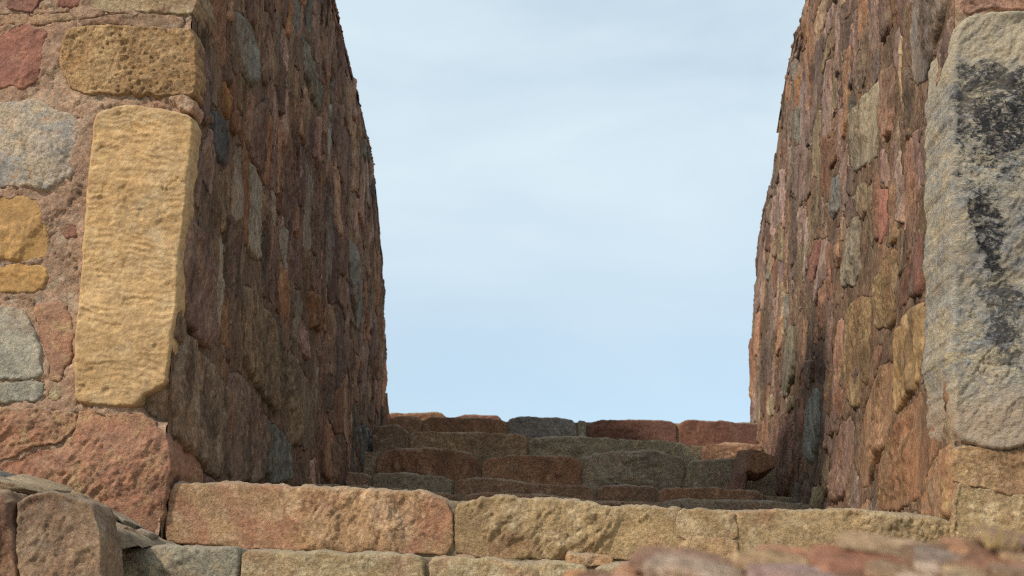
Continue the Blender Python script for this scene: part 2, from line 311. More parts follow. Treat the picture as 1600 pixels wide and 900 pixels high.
def spec(*a, **k): return a, k
SPEC = {
 'ochre':  spec('ochre_sandstone', (0.475, 0.335, 0.19), (0.44, 0.295, 0.15), (0.49, 0.375, 0.235), patch=0.4, speck=0.30, bump=0.45, contrast=0.26, alt=(0.42, 0.265, 0.125)),
 'tan':    spec('tan_sandstone', (0.42, 0.315, 0.195), (0.34, 0.245, 0.145), (0.49, 0.395, 0.27), patch=0.55, speck=0.5, bump=0.8, contrast=0.48, alt=(0.37, 0.215, 0.145), alt_k=0.8),
 'brown':  spec('brown_coarse_sandstone', (0.37, 0.255, 0.145), (0.31, 0.20, 0.105), (0.42, 0.30, 0.17), patch=0.5, speck=0.8, bump=0.9, contrast=0.55, alt=(0.36, 0.19, 0.085)),
 'red':    spec('red_sandstone', (0.40, 0.19, 0.115), (0.36, 0.195, 0.13), (0.43, 0.275, 0.155), patch=0.5, speck=0.5, bump=0.8, contrast=0.42, alt=(0.30, 0.165, 0.125)),
 'brick':  spec('deep_red_sandstone', (0.31, 0.145, 0.10), (0.265, 0.13, 0.10), (0.34, 0.20, 0.13), patch=0.3, speck=0.35, bump=0.6, contrast=0.35, alt=(0.22, 0.13, 0.105)),
 'pale':   spec('pale_pinkish_stone', (0.44, 0.355, 0.265), (0.38, 0.32, 0.27), (0.46, 0.315, 0.215), patch=0.5, speck=0.5, bump=0.9, vein=(0.30, 0.30, 0.29), contrast=0.5, alt=(0.46, 0.38, 0.26)),
 'grey':   spec('grey_quartzite', (0.265, 0.235, 0.185), (0.205, 0.19, 0.16), (0.33, 0.275, 0.195), patch=0.45, speck=0.6, bump=0.8, lichen=0.6, contrast=0.5, alt=(0.23, 0.16, 0.12), gain=1.4),
 'slate':  spec('blue_grey_stone', (0.235, 0.225, 0.205), (0.18, 0.178, 0.17), (0.28, 0.255, 0.215), patch=0.4, speck=0.45, bump=0.7, lichen=0.4, contrast=0.42, alt=(0.21, 0.165, 0.135), gain=1.35),
 'purple': spec('purple_brown_stone', (0.215, 0.14, 0.112), (0.16, 0.108, 0.09), (0.27, 0.185, 0.13), patch=0.45, speck=0.5, bump=0.9, contrast=0.5, alt=(0.25, 0.135, 0.085), gain=1.5),
 'mauve':  spec('mauve_stone', (0.30, 0.20, 0.165), (0.25, 0.175, 0.15), (0.35, 0.255, 0.185), patch=0.45, speck=0.5, bump=0.9, contrast=0.45, alt=(0.31, 0.17, 0.11), gain=1.4),
 'rust':   spec('rusty_stone', (0.275, 0.155, 0.095), (0.22, 0.12, 0.08), (0.33, 0.215, 0.12), patch=0.45, speck=0.5, bump=0.9, contrast=0.5, alt=(0.36, 0.18, 0.08), gain=1.45),
 'umber':  spec('umber_stone', (0.245, 0.165, 0.108), (0.185, 0.125, 0.085), (0.30, 0.215, 0.14), patch=0.5, speck=0.55, bump=0.9, lichen=0.35, contrast=0.5, alt=(0.25, 0.14, 0.09), gain=1.5),
 'stain':  spec('pale_block_with_black_stain', (0.47, 0.395, 0.28), (0.40, 0.36, 0.295), (0.56, 0.46, 0.29), patch=0.5, speck=0.5, bump=0.8, stretch=(1, 1, 1.5), stain=soot, vein=(0.31, 0.315, 0.32), contrast=0.42, alt=(0.34, 0.335, 0.325), gain=1.12),
 'mortar': spec('pink_mortar', (0.44, 0.285, 0.20), (0.385, 0.245, 0.165), (0.40, 0.315, 0.235), patch=0.45, speck=0.7, bump=0.9, contrast=0.40, alt=(0.38, 0.215, 0.14)),
 'mortar_dark': spec('brown_mortar', (0.225, 0.14, 0.09), (0.17, 0.108, 0.075), (0.27, 0.18, 0.115), patch=0.5, speck=0.7, bump=1.0, contrast=0.55, alt=(0.26, 0.145, 0.085), gain=1.4),
 'mortar_step': spec('grey_brown_mortar', (0.30, 0.235, 0.155), (0.25, 0.19, 0.13), (0.33, 0.27, 0.19), patch=0.4, speck=0.5, bump=0.8, contrast=0.4, alt=(0.28, 0.19, 0.125)),
 'soil':   spec('dry_soil', (0.26, 0.19, 0.12), (0.22, 0.155, 0.10), (0.30, 0.23, 0.16), scale=0.5, speck=0.5, bump=0.8),
}
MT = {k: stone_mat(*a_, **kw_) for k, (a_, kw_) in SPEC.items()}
for k in ('purple', 'mauve', 'rust', 'umber', 'grey', 'slate', 'tan', 'red', 'brick', 'ochre', 'pale', 'mortar_dark'):     # split along the bed: grain runs upright on the gap's sides
    a_, kw_ = SPEC[k]; MT['up_'+k] = stone_mat('upright_grain_'+a_[0], *a_[1:], **{**kw_, 'stretch': (1, 1.3, 0.42), 'contrast': kw_.get('contrast', 0.5)*1.15, 'alt_k': 0.65, 'gain': kw_.get('gain', 1.2)*0.94})
def straw_mat():
    m, t = nodes('dry_straw'); o = t.nodes.new('ShaderNodeOutputMaterial'); b = t.nodes.new('ShaderNodeBsdfPrincipled'); n = t.nodes.new('ShaderNodeTexNoise'); n.inputs['Scale'].default_value = 30
    r = t.nodes.new('ShaderNodeMix'); r.data_type = 'RGBA'; r.inputs[6].default_value = (0.42, 0.27, 0.10, 1); r.inputs[7].default_value = (0.55, 0.40, 0.18, 1)
    t.links.new(n.outputs['Fac'], r.inputs[0]); t.links.new(r.outputs[2], b.inputs['Base Color']); b.inputs['Roughness'].default_value = 0.8; t.links.new(b.outputs[0], o.inputs[0]); return m
STRAW = straw_mat()

# ------------------------------------------------------------------ ground
def ground():
    g = np.r_[-260, -60, -20, np.linspace(-8, 8, 33), 20, 60, 260]
    X, Y = np.meshgrid(g, g+2); Z = 0.03*fbm(np.stack([X.ravel(), Y.ravel(), 0*X.ravel()], 1)*0.8, 3)
    Z = np.where((np.abs(X.ravel()) < 9) & (np.abs(Y.ravel()-2) < 9), Z, 0)
    n = len(g); co, f = sheet(np.stack([X, Y, Z.reshape(X.shape)], -1), (0, 0, 1), n, n, np.zeros(n*n))
    o = mesh_obj('ground', co, f, MT['soil']); o['kind'] = 'structure'; return o
ground()

# ------------------------------------------------------------------ the two walls beside the gap
WALL_TOP = 5.9
FF = front(YF)
def jamb_frame(side, near_px):
    a, b = at_y(*near_px[0], YF), at_y(*near_px[1], YF)                  # two points of the near corner, low and high
    k = (b[0]-a[0])/(b[2]-a[2]); x0 = a[0]-k*a[2]
    return Frame((x0, YF, 0), (0, -side, 0) if side > 0 else (0, 1, 0), (k, 0, 1)), x0, k
JL, xl, kl = jamb_frame(-1, ((268, 640), (303, 60)))
JR, xr, kr = jamb_frame(1, ((1489, 700), (1490, 40)))
SIL_L = [(607, 660), (605, 630), (601, 540), (597, 440), (592, 360), (586, 290), (575, 220), (563, 170), (548, 110), (533, 55), (517, 2)]
SIL_R = [(1172, 665), (1173, 600), (1176, 500), (1183, 420), (1187, 372), (1197, 340), (1207, 280), (1216, 220), (1224, 150), (1234, 95), (1246, 50), (1262, 2)]
def profile(JF, sil):
    q = JF.pick(sil); Y = YF + np.abs(q[:, 0]); Z = q[:, 1]; i = np.argsort(Z); Y, Z = Y[i], Z[i]
    s = (Y[-1]-Y[-3])/(Z[-1]-Z[-3])
    Z = np.r_[0.0, Z, WALL_TOP]; Y = np.r_[Y[0]+0.05, Y, Y[-1]+s*(WALL_TOP-Z[-2])]
    return np.maximum(Y, 5.3), Z
def wall(side, JF, prof, name, label):
    Yp, Zp = prof; w = thing(name, label, 'wall', (side*2.4, 6.5, 0.0)); back = lambda z: np.interp(z, Zp, Yp); xe = lambda zz: JF.O[0]+JF.V[0]*zz
    n = 40; z = np.linspace(0, WALL_TOP, n); co = []; f = []
    for zz in z:
        co += [(xe(zz)+side*0.05, YF+0.06, zz), (xe(zz)+side*0.05, back(zz)-0.05, zz), (xe(zz)+side*2.2, back(zz)-0.05, zz), (xe(zz)+side*2.2, YF+0.06, zz)]
    for i in range(n-1):
        for j in range(4):
            a, b = i*4+j, i*4+(j+1) % 4; f.append((a, b, b+4, a+4))
    f += [(0, 3, 2, 1), (n*4-4, n*4-3, n*4-2, n*4-1)]
    mesh_obj('rubble_core', co, f, MT['mortar_dark'], w, smooth_sh=False)
    return w
def under(st, polys, lap):                                                     # which points lie beneath a stone
    r = np.zeros(len(st), bool)
    for p in polys:
        c = p.mean(0); d = p-c; l = np.linalg.norm(d, axis=1)[:, None]; p = c + d*np.clip(1-lap/np.maximum(l, 1e-6), 0.2, 1); lo, hi = p.min(0), p.max(0); k = np.where((st[:, 0] > lo[0]) & (st[:, 0] < hi[0]) & (st[:, 1] > lo[1]) & (st[:, 1] < hi[1]))[0]
        if len(k): r[k] |= inside(st[k], p)
    return r
def joints(w, side, JF, prof):                                            # mortar laid between the stones of both faces
    Yp, Zp = prof; back = lambda z: np.interp(z, Zp, Yp); xe = lambda zz: JF.O[0]+JF.V[0]*zz; sg = 1 if side < 0 else -1
    z = np.r_[0.2, 1.0, np.arange(1.8, 4.95, 0.0105), 5.2, 5.5, WALL_TOP]; t = np.linspace(0, 1, 330); nz, ny = len(z), len(t)
    S = t[None, :]*(back(z)-YF-0.02)[:, None]; Zg = np.repeat(z[:, None], ny, 1); P = np.stack([xe(Zg), YF+S, Zg], -1); q = P.reshape(-1, 3)
    edge = np.clip(np.repeat((np.minimum(t, 1-t)*10)[None], nz, 0).ravel(), 0, 1)
    d = 0.000 + 0.008*fbm(q*3.2, 4) + 0.012*fbm(q*np.array([1, 15, 6]), 5, 0.62)
    d = np.where(under(np.stack([S.ravel()*sg, Zg.ravel()], 1), REC[(w.name, 'gap')], 0.005), -0.035, d*edge - 0.010*(1-edge))
    co, f = sheet(P, JF.N, ny, nz, d)
    if side > 0: f = [x[::-1] for x in f]
    mesh_obj('mortar', co, f, MT['up_mortar_dark'], w)['kind'] = 'stuff'
    u = np.r_[np.arange(0, 0.72, 0.0058), 0.8, 0.9, 1.0, 1.15, 1.3, 1.6, 2.2]; z = np.r_[0.0, 0.8, np.arange(1.6, 3.95, 0.0066), 4.1, 4.5, 5.2, WALL_TOP]; nx, nz = len(u), len(z)
    X = xe(z)[:, None]+side*((0.014 if side < 0 else 0.004)+u)[None, :]; Zg = np.repeat(z[:, None], nx, 1); P = np.stack([X, np.full_like(X, YF), Zg], -1); q = P.reshape(-1, 3)
    d = 0.009*fbm(q*5, 4) + 0.0055*fbm(q*26, 5, 0.72) - 0.010*np.exp(-((noise(q*4+7)+0.3*fbm(q*19, 3))/0.03)**2) + 0.003
    if side < 0: c = at_y(256, 632, YF); d = d - 0.10*smooth(1.5-np.hypot((q[:, 0]-c[0])/0.07, (q[:, 2]-c[2])/0.05))
    d = np.where(under(np.stack([X.ravel(), Zg.ravel()], 1), REC[(w.name, 'front')], 0.009), -0.03, d)
    co, f = sheet(P, (0, -1, 0), nx, nz, d)
    if side < 0: f = [x[::-1] for x in f]
    mesh_obj('mortar', co, f, MT['mortar'], w)['kind'] = 'stuff'

rnd = random.Random(11)
def tint(r, v=0.14, c=0.05):
    g = 1+r.uniform(-v, v); return (g*(1+r.uniform(-c, c)), g, g*(1+r.uniform(-c, c)))
def pick_mat(r, table):
    x = r.random()*sum(w for _, w in table)
    for k, w in table:
        x -= w
        if x <= 0: return MT[k]
    return MT[table[-1][0]]
def jamb_stones(w, JF, side, prof, heroes, table, seed, zlo, zhi):
    Yp, Zp = prof; r = random.Random(seed); sg = 1 if side < 0 else -1
    zc = np.linspace(zlo, zhi, 14); reg = [(0.05*sg, zlo), (0.05*sg, zhi)] + [((np.interp(z, Zp, Yp)-YF+0.01)*sg, z) for z in zc[::-1]]
    # hero stones
    ko = []
    for px, mat, kw in heroes:
        poly = JF.pick(px); poly[:, 0] = sg*np.maximum(poly[:, 0]*sg, 0.012); lo, hi = poly.min(0), poly.max(0)
        gx, gy = np.meshgrid(np.arange(lo[0]+0.03, hi[0], 0.07), np.arange(lo[1]+0.03, hi[1], 0.06)); g = np.stack([gx.ravel(), gy.ravel()], 1); g = g[inside(g, poly)]
        ko.append(g if len(g) else poly.mean(0)[None])
        a = dict(depth=0.2, sp=0.011, bevel=0.016, drop=0.02, amp=0.018, edge=0.008, tint=tint(r, 0.08)); a.update(kw); a['proud'] = 0.006+0.30*kw.get('proud', 0.03)
        a.setdefault('style', r.choice(['streak', 'streak', 'rough'])); stone(JF, poly, MT['up_'+mat], w, **a)
    ko = np.vstack(ko)
    n = 0; cells = []; y = 0.015
    while y < 5.4:
        wd = r.choice((r.uniform(0.05, 0.09), r.uniform(0.08, 0.15), r.uniform(0.13, 0.25)))*(1+0.10*y); z = zlo-r.uniform(0, 0.4); ph = r.uniform(0, 6)
        wob = lambda zz, k: 0.030*math.sin(zz*3.1+ph)+0.018*math.sin(zz*7.7+ph*2+k)
        while z < zhi:
            h = r.choice((r.uniform(0.12, 0.24), r.uniform(0.2, 0.42), r.uniform(0.3, 0.55))); j = lambda k=0.02: r.uniform(-k, k)
            sl = r.uniform(-0.5, 0.5)*wd; sl2 = r.uniform(-0.5, 0.5)*wd; y0, y1 = y+j(0.012), y+wd+j(0.012)
            cells.append([(y0+wob(z, 0), z-sl/2), (y0+wd*0.5+wob(z, 0)+j(), z+j(0.03)), (y1+wob(z, 1), z+sl/2), (y1+wob(z+h/2, 1)+j(0.012), z+h/2+j(0.05)), (y1+wob(z+h, 1)+j(0.03), z+h-sl2/2), (y0+wd*0.5+wob(z+h, 0), z+h+j(0.03)), (y0+wob(z+h, 0)+j(0.03), z+h+sl2/2), (y0+wob(z+h/2, 0)+j(0.012), z+h/2+j(0.05))])
            z += h
        y += wd
    for quad in cells:
        poly = np.array(quad); poly[:, 0] = np.maximum(poly[:, 0], 0.012); g = r.choice((0.001, r.uniform(0.002, 0.014)))
        c = poly.mean(0); d = poly-c; poly = c + d*np.clip(1-g/np.maximum(np.linalg.norm(d, axis=1), 0.03), 0.4, 1)[:, None]
        ymax = np.interp(poly[:, 1], Zp, Yp)-YF+r.uniform(-0.03, 0.05); poly[:, 0] = np.minimum(poly[:, 0], ymax); poly[:, 0] *= sg; c = poly.mean(0)
        dk = np.linalg.norm(ko-c, axis=1)
        Yc = YF+abs(c[0])
        if dk.min() < 0.05 or c[1] > 1.6+Yc*0.455+0.42 or c[1] < 1.9+max(0, (Yc-7.0)*0.33): continue
        for i in np.argsort(dk)[:40]:
            if dk[i] < 0.5: poly = clip(poly, (c+ko[i])/2, (ko[i]-c)/dk[i], 0.006)
        if len(poly) < 3: continue
        A = 0.5*abs(np.sum(poly[:, 0]*np.roll(poly[:, 1], -1)-np.roll(poly[:, 0], -1)*poly[:, 1]))
        if A < 0.0052: continue
        keep = [i for i in range(len(poly)) if np.linalg.norm(poly[i]-poly[i-1]) > 0.004]; poly = poly[keep]
        if len(poly) < 3: continue
        m = pick_mat(r, table); n += 1
        stone(JF, poly, m, w, depth=0.14, proud=r.choice((r.uniform(0.0, 0.008), r.uniform(0.002, 0.018))), sp=0.011, bevel=r.uniform(0.004, 0.011), drop=0.010, amp=r.uniform(0.009, 0.016), edge=0.007, corner=r.choice((0, 0, 1)),
              style=r.choice(['streak', 'streak', 'streak', 'rough']), tint=tuple(a_*b_ for a_, b_ in zip(tint(r, 0.38, 0.06), (1.07, .97, .92) if side < 0 else (1, 1, 1))), tilt=r.uniform(-0.035, 0.035), floor=-0.006)

def chips(w, JF, side, prof, seed, n, mat):
    rs = np.random.RandomState(seed); sg = 1 if side < 0 else -1; V = []; F = []
    ph = (1+5**.5)/2; ico = np.array([(-1, ph, 0), (1, ph, 0), (-1, -ph, 0), (1, -ph, 0), (0, -1, ph), (0, 1, ph), (0, -1, -ph), (0, 1, -ph), (ph, 0, -1), (ph, 0, 1), (-ph, 0, -1), (-ph, 0, 1)])/1.9
    fi = [(0, 11, 5), (0, 5, 1), (0, 1, 7), (0, 7, 10), (0, 10, 11), (1, 5, 9), (5, 11, 4), (11, 10, 2), (10, 7, 6), (7, 1, 8), (3, 9, 4), (3, 4, 2), (3, 2, 6), (3, 6, 8), (3, 8, 9), (4, 9, 5), (2, 4, 11), (6, 2, 10), (8, 6, 7), (9, 8, 1)]
    for i in range(n):
        z = rs.uniform(2.0, 5.0); y = rs.uniform(0.03, np.interp(z, prof[1], prof[0])-YF-0.45); sz = np.array([rs.uniform(0.012, 0.04), rs.uniform(0.01, 0.03), rs.uniform(0.006, 0.016)])
        p = (ico*rs.uniform(0.7, 1.2, (12, 1)))*sz; c = JF.pt(np.array([[y*sg, z]]), [-0.008])[0]
        V.append(c + p[:, :1]*JF.U + p[:, 1:2]*JF.V + p[:, 2:]*JF.N); F += [(a+12*i, b+12*i, c_+12*i) for a, b, c_ in fi]
    o = mesh_obj('rubble_chips', np.vstack(V), F, MT[mat], w, smooth_sh=False); o['kind'] = 'stuff'
PL, PR = profile(JL, SIL_L), profile(JR, SIL_R)
wl = wall(-1, JL, PL, 'stone_wall', 'rubble wall with the tall yellow rippled corner block, its gap side in shade')
wr = wall(1, JR, PR, 'stone_wall', 'rubble wall with the pale corner block stained black, its gap side lit')

# ---- left wall, front face
def fs(px, mat, par, Y=YF, **kw):
    a = dict(sp=0.0052, bevel=0.008, drop=0.007, edge=0.008, tint=tint(rnd, 0.06, 0.03)); a.update(kw)
    return stone(front(Y), front(Y).pick(px), MT[mat], par, **a)
fs([(8, -40), (66, -40), (60, 16), (12, 21)], 'brick', wl, proud=0.010)
fs([(84, -40), (134, -40), (130, 12), (95, 15)], 'brick', wl, proud=0.010, tint=(.8, .8, .85))
fs([(140, -70), (310, -70), (303, 20), (255, 23), (190, 18), (140, 17)], 'tan', wl, proud=0.014, side_sp=0.012, depth=0.2, amp=0.014)
fs([(120, 32), (170, 24), (284, 22), (291, 36), (284, 46), (130, 42)], 'umber', wl, proud=0.008, style='layered', amp=0.016, sp=0.005, bevel=0.012, tint=(1.15, 1.15, 1.15))
fs([(-10, 24), (60, 22), (118, 26), (116, 38), (40, 38), (-10, 44)], 'umber', wl, proud=0.004, style='layered', amp=0.012, sp=0.005, tint=(1.2, 1.15, 1.1))
fs([(96, 70), (106, 50), (140, 42), (296, 44), (305, 60), (305, 128), (300, 146), (268, 149), (150, 149), (108, 140), (98, 112)], 'brown', wl, proud=0.016, style='pitted', amp=0.014, side_sp=0.012, depth=0.1, sp=0.0045, tint=(1.12, 1.06, 1.0))
fs([(-20, 62), (12, 46), (45, 38), (74, 48), (64, 92), (58, 128), (44, 138), (-20, 136)], 'brick', wl, proud=0.009, tint=(1.1, 1.05, 1.05))
fs([(-60, 168), (0, 160), (66, 158), (92, 172), (121, 178), (123, 212), (112, 276), (70, 300), (38, 292), (-60, 300)], 'pale', wl, proud=0.009, amp=0.011, tint=(1.08, 1.05, 1.03))
fs([(-60, 310), (44, 306), (66, 322), (77, 368), (74, 410), (-60, 413)], 'ochre', wl, proud=0.009, tint=(.9, .77, .6))
fs([(-60, 416), (74, 413), (76, 436), (70, 456), (-60, 458)], 'ochre', wl, proud=0.008, tint=(.86, .74, .58))
fs([(-60, 476), (38, 480), (52, 506), (62, 545), (71, 592), (-60, 598)], 'slate', wl, proud=0.013, style='flat', tint=(1.5, 1.4, 1.22))
fs([(-60, 601), (70, 596), (68, 612), (56, 626), (-60, 632)], 'slate', wl, proud=0.011, style='flat', tint=(1.55, 1.45, 1.25))
fs([(52, 474), (100, 470), (118, 520), (112, 560), (92, 598), (78, 592), (70, 545)], 'red', wl, proud=0.006, style='flat', tint=(1.05, 1.08, 1.08), bevel=0.012, drop=0.01)
fs([(94, 352), (118, 348), (120, 372), (100, 378)], 'brick', wl, proud=0.004, bevel=0.01, drop=0.006, sp=0.004, tint=(.9, .9, .9))
fs([(72, 606), (92, 598), (100, 612), (90, 628), (70, 622)], 'tan', wl, proud=0.006, bevel=0.01, drop=0.008, sp=0.004)
fs([(262, 156), (290, 150), (301, 158), (301, 178), (280, 174)], 'mortar', wl, proud=0.02, depth=0.1, side_sp=0.012, tint=(1.05, .98, .95))
fs([(147, 196), (158, 174), (200, 166), (258, 171), (300, 182), (303, 204), (290, 330), (279, 450), (266, 560), (262, 600), (228, 616), (212, 636), (150, 634), (120, 628), (117, 560), (128, 430), (138, 300)], 'ochre', wl,
   proud=0.018, style='ripple', amp=0.013, sp=0.0044, side_sp=0.010, depth=0.07, bevel=0.012, drop=0.010, edge=0.003, corner=1, tint=(1.03, .98, .93))
fs([(-60, 632), (118, 646), (116, 668), (92, 694), (50, 699), (10, 716), (-60, 740)], 'red', wl, proud=0.02, amp=0.016, depth=0.3, tint=(1.06, 1.08, 1.06))
fs([(-60, 745), (12, 720), (52, 703), (95, 698), (120, 672), (126, 645), (222, 644), (240, 654), (265, 684), (268, 735), (258, 800), (242, 836), (150, 900), (-60, 930)], 'red', wl, proud=0.016, amp=0.017, side_sp=0.012, depth=0.36, sp=0.0054, edge=0.007, tint=(1.0, 1.0, 1.0))
# beyond the picture's edge the same masonry goes on
def fill_front(w, side, x0, x1, z0, z1, seed, table, gap=(0.03, 0.07)):
    r = random.Random(seed); seeds = []; z = z0
    while z < z1:
        h = r.uniform(0.16, 0.36); x = x0+r.uniform(0, 0.2)
        while x < x1:
            wd = r.uniform(0.22, 0.55); seeds.append((x+wd/2, z+h/2+r.uniform(-.03, .03))); x += wd
        z += h
    seeds = np.array(seeds); reg = [(x0, z0), (x1, z0), (x1, z1), (x0, z1)]
    for i, poly in rubble(reg, seeds, np.zeros((0, 2)), np.array([r.uniform(*gap) for _ in seeds])):
        stone(FF, poly, pick_mat(r, table), w, sp=0.03, tint=tint(r, 0.12), proud=0.014, bevel=0.03, depth=0.15)
TF = [('tan', 3), ('ochre', 2), ('red', 2), ('brick', 1), ('pale', 1.5), ('grey', 1)]
xL = at_y(-62, 450, YF)[0]
fill_front(wl, -1, xl-1.3, xL-0.02, 1.2, 4.0, 3, TF)
fill_front(wl, -1, xL+0.0, xl-0.02, at_y(100, -76, YF)[2], 4.1, 4, TF)

# ---- right wall, front face
b = fs([(1484, 70), (1496, 40), (1522, 26), (1560, 20), (1662, 22), (1668, 690), (1560, 701), (1508, 694), (1488, 672), (1483, 560), (1482, 300)], 'stain', wr,
       proud=0.034, amp=0.011, style='rough', sp=0.0048, side_sp=0.010, depth=0.31, bevel=0.034, drop=0.024, edge=0.006, floor=0.004, corner=2)
SOOT_OBJ = b
fs([(1496, -70), (1700, -70), (1700, 14), (1560, 12), (1512, 22), (1498, 10)], 'purple', wr, proud=0.014, amp=0.014, tint=(1.6, 1.5, 1.45), side_sp=0.015)
fs([(1489, 702), (1520, 699), (1600, 705), (1690, 703), (1690, 766), (1560, 774), (1500, 757), (1489, 754)], 'tan', wr, proud=0.012, amp=0.012, side_sp=0.012, depth=0.2, tint=(1.05, .90, .80))
fs([(1489, 757), (1530, 764), (1690, 776), (1690, 900), (1489, 900)], 'tan', wr, proud=0.018, amp=0.014, style='layered', side_sp=0.012, depth=0.3, tint=(1.15, 1.1, 1.0))
xR = at_y(1672, 450, YF)[0]
fill_front(wr, 1, xR+0.02, xr+1.3, 1.2, 4.0, 5, TF)
fill_front(wr, 1, xr+0.04, xR+0.0, at_y(1560, -76, YF)[2], 4.1, 6, TF)

# ---- gap sides
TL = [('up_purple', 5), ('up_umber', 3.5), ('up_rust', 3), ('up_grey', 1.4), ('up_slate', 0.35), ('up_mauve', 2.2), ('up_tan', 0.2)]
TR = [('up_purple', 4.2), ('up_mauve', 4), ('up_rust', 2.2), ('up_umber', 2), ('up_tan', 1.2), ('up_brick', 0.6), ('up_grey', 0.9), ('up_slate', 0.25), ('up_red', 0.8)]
HL = [([(286, 522), (300, 530), (318, 560), (345, 600), (349, 680), (345, 742), (330, 750), (275, 690), (272, 600)], 'umber', dict(proud=0.05, tint=(1.1, 1.1, 1.12))),
      ([(270, 702), (300, 722), (330, 752), (330, 790), (268, 790)], 'purple', dict(proud=0.03, tint=(1.15, .95, .9))),
      ([(290, 335), (318, 362), (334, 430), (330, 530), (318, 545), (292, 512), (283, 420)], 'purple', dict(proud=0.035, tint=(1.15, 1.05, 1.0))),
      ([(379, 440), (398, 462), (440, 522), (438, 600), (432, 646), (415, 630), (377, 570)], 'umber', dict(proud=0.055, tint=(1.1, 1.12, 1.1))),
      ([(446, 535), (486, 600), (490, 680), (478, 705), (446, 690), (438, 650)], 'umber', dict(proud=0.04, tint=(.95, .95, .92))),
      ([(352, 590), (372, 580), (400, 625), (416, 660), (412, 750), (352, 760)], 'purple', dict(proud=0.035, tint=(1.1, 1.1, 1.05))),
      ([(416, 650), (436, 672), (453, 700), (452, 752), (416, 755)], 'slate', dict(proud=0.03, tint=(.95, .95, .9))),
      ([(560, 660), (575, 672), (584, 705), (582, 740), (562, 735)], 'slate', dict(proud=0.03, tint=(1.05, 1.05, 1.05))),
      ([(368, 10), (384, 35), (400, 80), (398, 140), (384, 125), (370, 70)], 'slate', dict(proud=0.03, tint=(1.1, 1.05, 1))),
      ([(472, 50), (486, 90), (500, 140), (498, 172), (482, 150), (471, 90)], 'grey', dict(proud=0.03, tint=(.95, .95, .95))),
      ([(333, 165), (350, 190), (356, 235), (350, 265), (336, 235)], 'slate', dict(proud=0.02, tint=(.62, .6, .66))),
      ([(544, 370), (556, 385), (566, 430), (566, 500), (556, 520), (546, 450)], 'grey', dict(proud=0.035, tint=(.9, .9, .92))),
      ([(480, 455), (496, 460), (504, 500), (498, 518), (482, 510)], 'rust', dict(proud=0.055, tint=(1.05, 1.0, .95))),
      ([(306, 60), (322, 84), (330, 140), (324, 200), (306, 160)], 'purple', dict(proud=0.025, tint=(1.05, 1, 1.05)))]
HR = [([(1326, 478), (1346, 462), (1360, 466), (1358, 560), (1357, 600), (1340, 642), (1322, 620), (1320, 540)], 'tan', dict(proud=0.02, tint=(.82, .74, .64))),
      ([(1404, 520), (1424, 480), (1446, 472), (1446, 540), (1436, 600), (1398, 652), (1397, 580)], 'ochre', dict(proud=0.03, tint=(.86, .80, .74))),
      ([(1262, 630), (1276, 604), (1281, 612), (1280, 690), (1270, 728), (1260, 715), (1258, 670)], 'slate', dict(proud=0.04, tint=(1.15, 1.15, 1.1))),
      ([(1427, -60), (1482, -60), (1474, 30), (1452, 100), (1444, 134), (1428, 132), (1424, 60)], 'pale', dict(proud=0.05, tint=(.85, .78, .78))),
      ([(1336, 170), (1362, 140), (1374, 124), (1376, 190), (1370, 250), (1330, 270), (1332, 210)], 'grey', dict(proud=0.04, tint=(1.35, 1.25, 1.1))),
      ([(1382, 110), (1398, 98), (1400, 160), (1394, 215), (1380, 226), (1376, 180)], 'red', dict(proud=0.03, tint=(.9, 1.0, 1.1))),
      ([(1320, 365), (1344, 335), (1346, 430), (1336, 448), (1316, 450), (1316, 410)], 'grey', dict(proud=0.045, tint=(1.1, 1.02, .95))),
      ([(1300, 280), (1312, 272), (1312, 320), (1304, 345), (1299, 320)], 'slate', dict(proud=0.03, tint=(1.15, 1.15, 1.15))),
      ([(1368, 440), (1400, 380), (1402, 470), (1396, 512), (1370, 518), (1366, 480)], 'tan', dict(proud=0.02, tint=(.8, .72, .62))),
      ([(1340, 720), (1352, 640), (1372, 580), (1394, 560), (1398, 640), (1384, 700), (1352, 770)], 'rust', dict(proud=0.03, tint=(1.15, 1.2, 1.2))),
      ([(1392, 700), (1420, 640), (1444, 610), (1462, 628), (1464, 700), (1440, 780), (1400, 800), (1376, 800)], 'red', dict(proud=0.045, tint=(1.0, 1.05, .95))),
      ([(1462, 724), (1484, 690), (1494, 706), (1494, 814), (1450, 812), (1452, 768)], 'red', dict(proud=0.05, tint=(1.1, 1.2, 1.05))),
      ([(1212, 660), (1228, 645), (1244, 660), (1246, 720), (1230, 778), (1204, 775), (1198, 720)], 'purple', dict(proud=0.05, tint=(1.15, 1.0, .92))),
      ([(1304, 690), (1316, 660), (1334, 652), (1330, 740), (1318, 784), (1298, 784)], 'purple', dict(proud=0.03, tint=(1.2, 1.1, 1.05))),
      ([(1226, 540), (1236, 508), (1246, 510), (1244, 580), (1232, 620), (1222, 620)], 'grey', dict(proud=0.03, tint=(.95, .9, .78))),
      ([(1346, 580), (1330, 620), (1336, 560)], 'purple', dict(proud=0.01))]
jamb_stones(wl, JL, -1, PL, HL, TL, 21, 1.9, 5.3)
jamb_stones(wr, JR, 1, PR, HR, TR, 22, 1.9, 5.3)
chips(wl, JL, -1, PL, 31, 420, 'up_umber'); chips(wr, JR, 1, PR, 32, 420, 'up_mauve')
joints(wl, -1, JL, PL); joints(wr, 1, JR, PR)

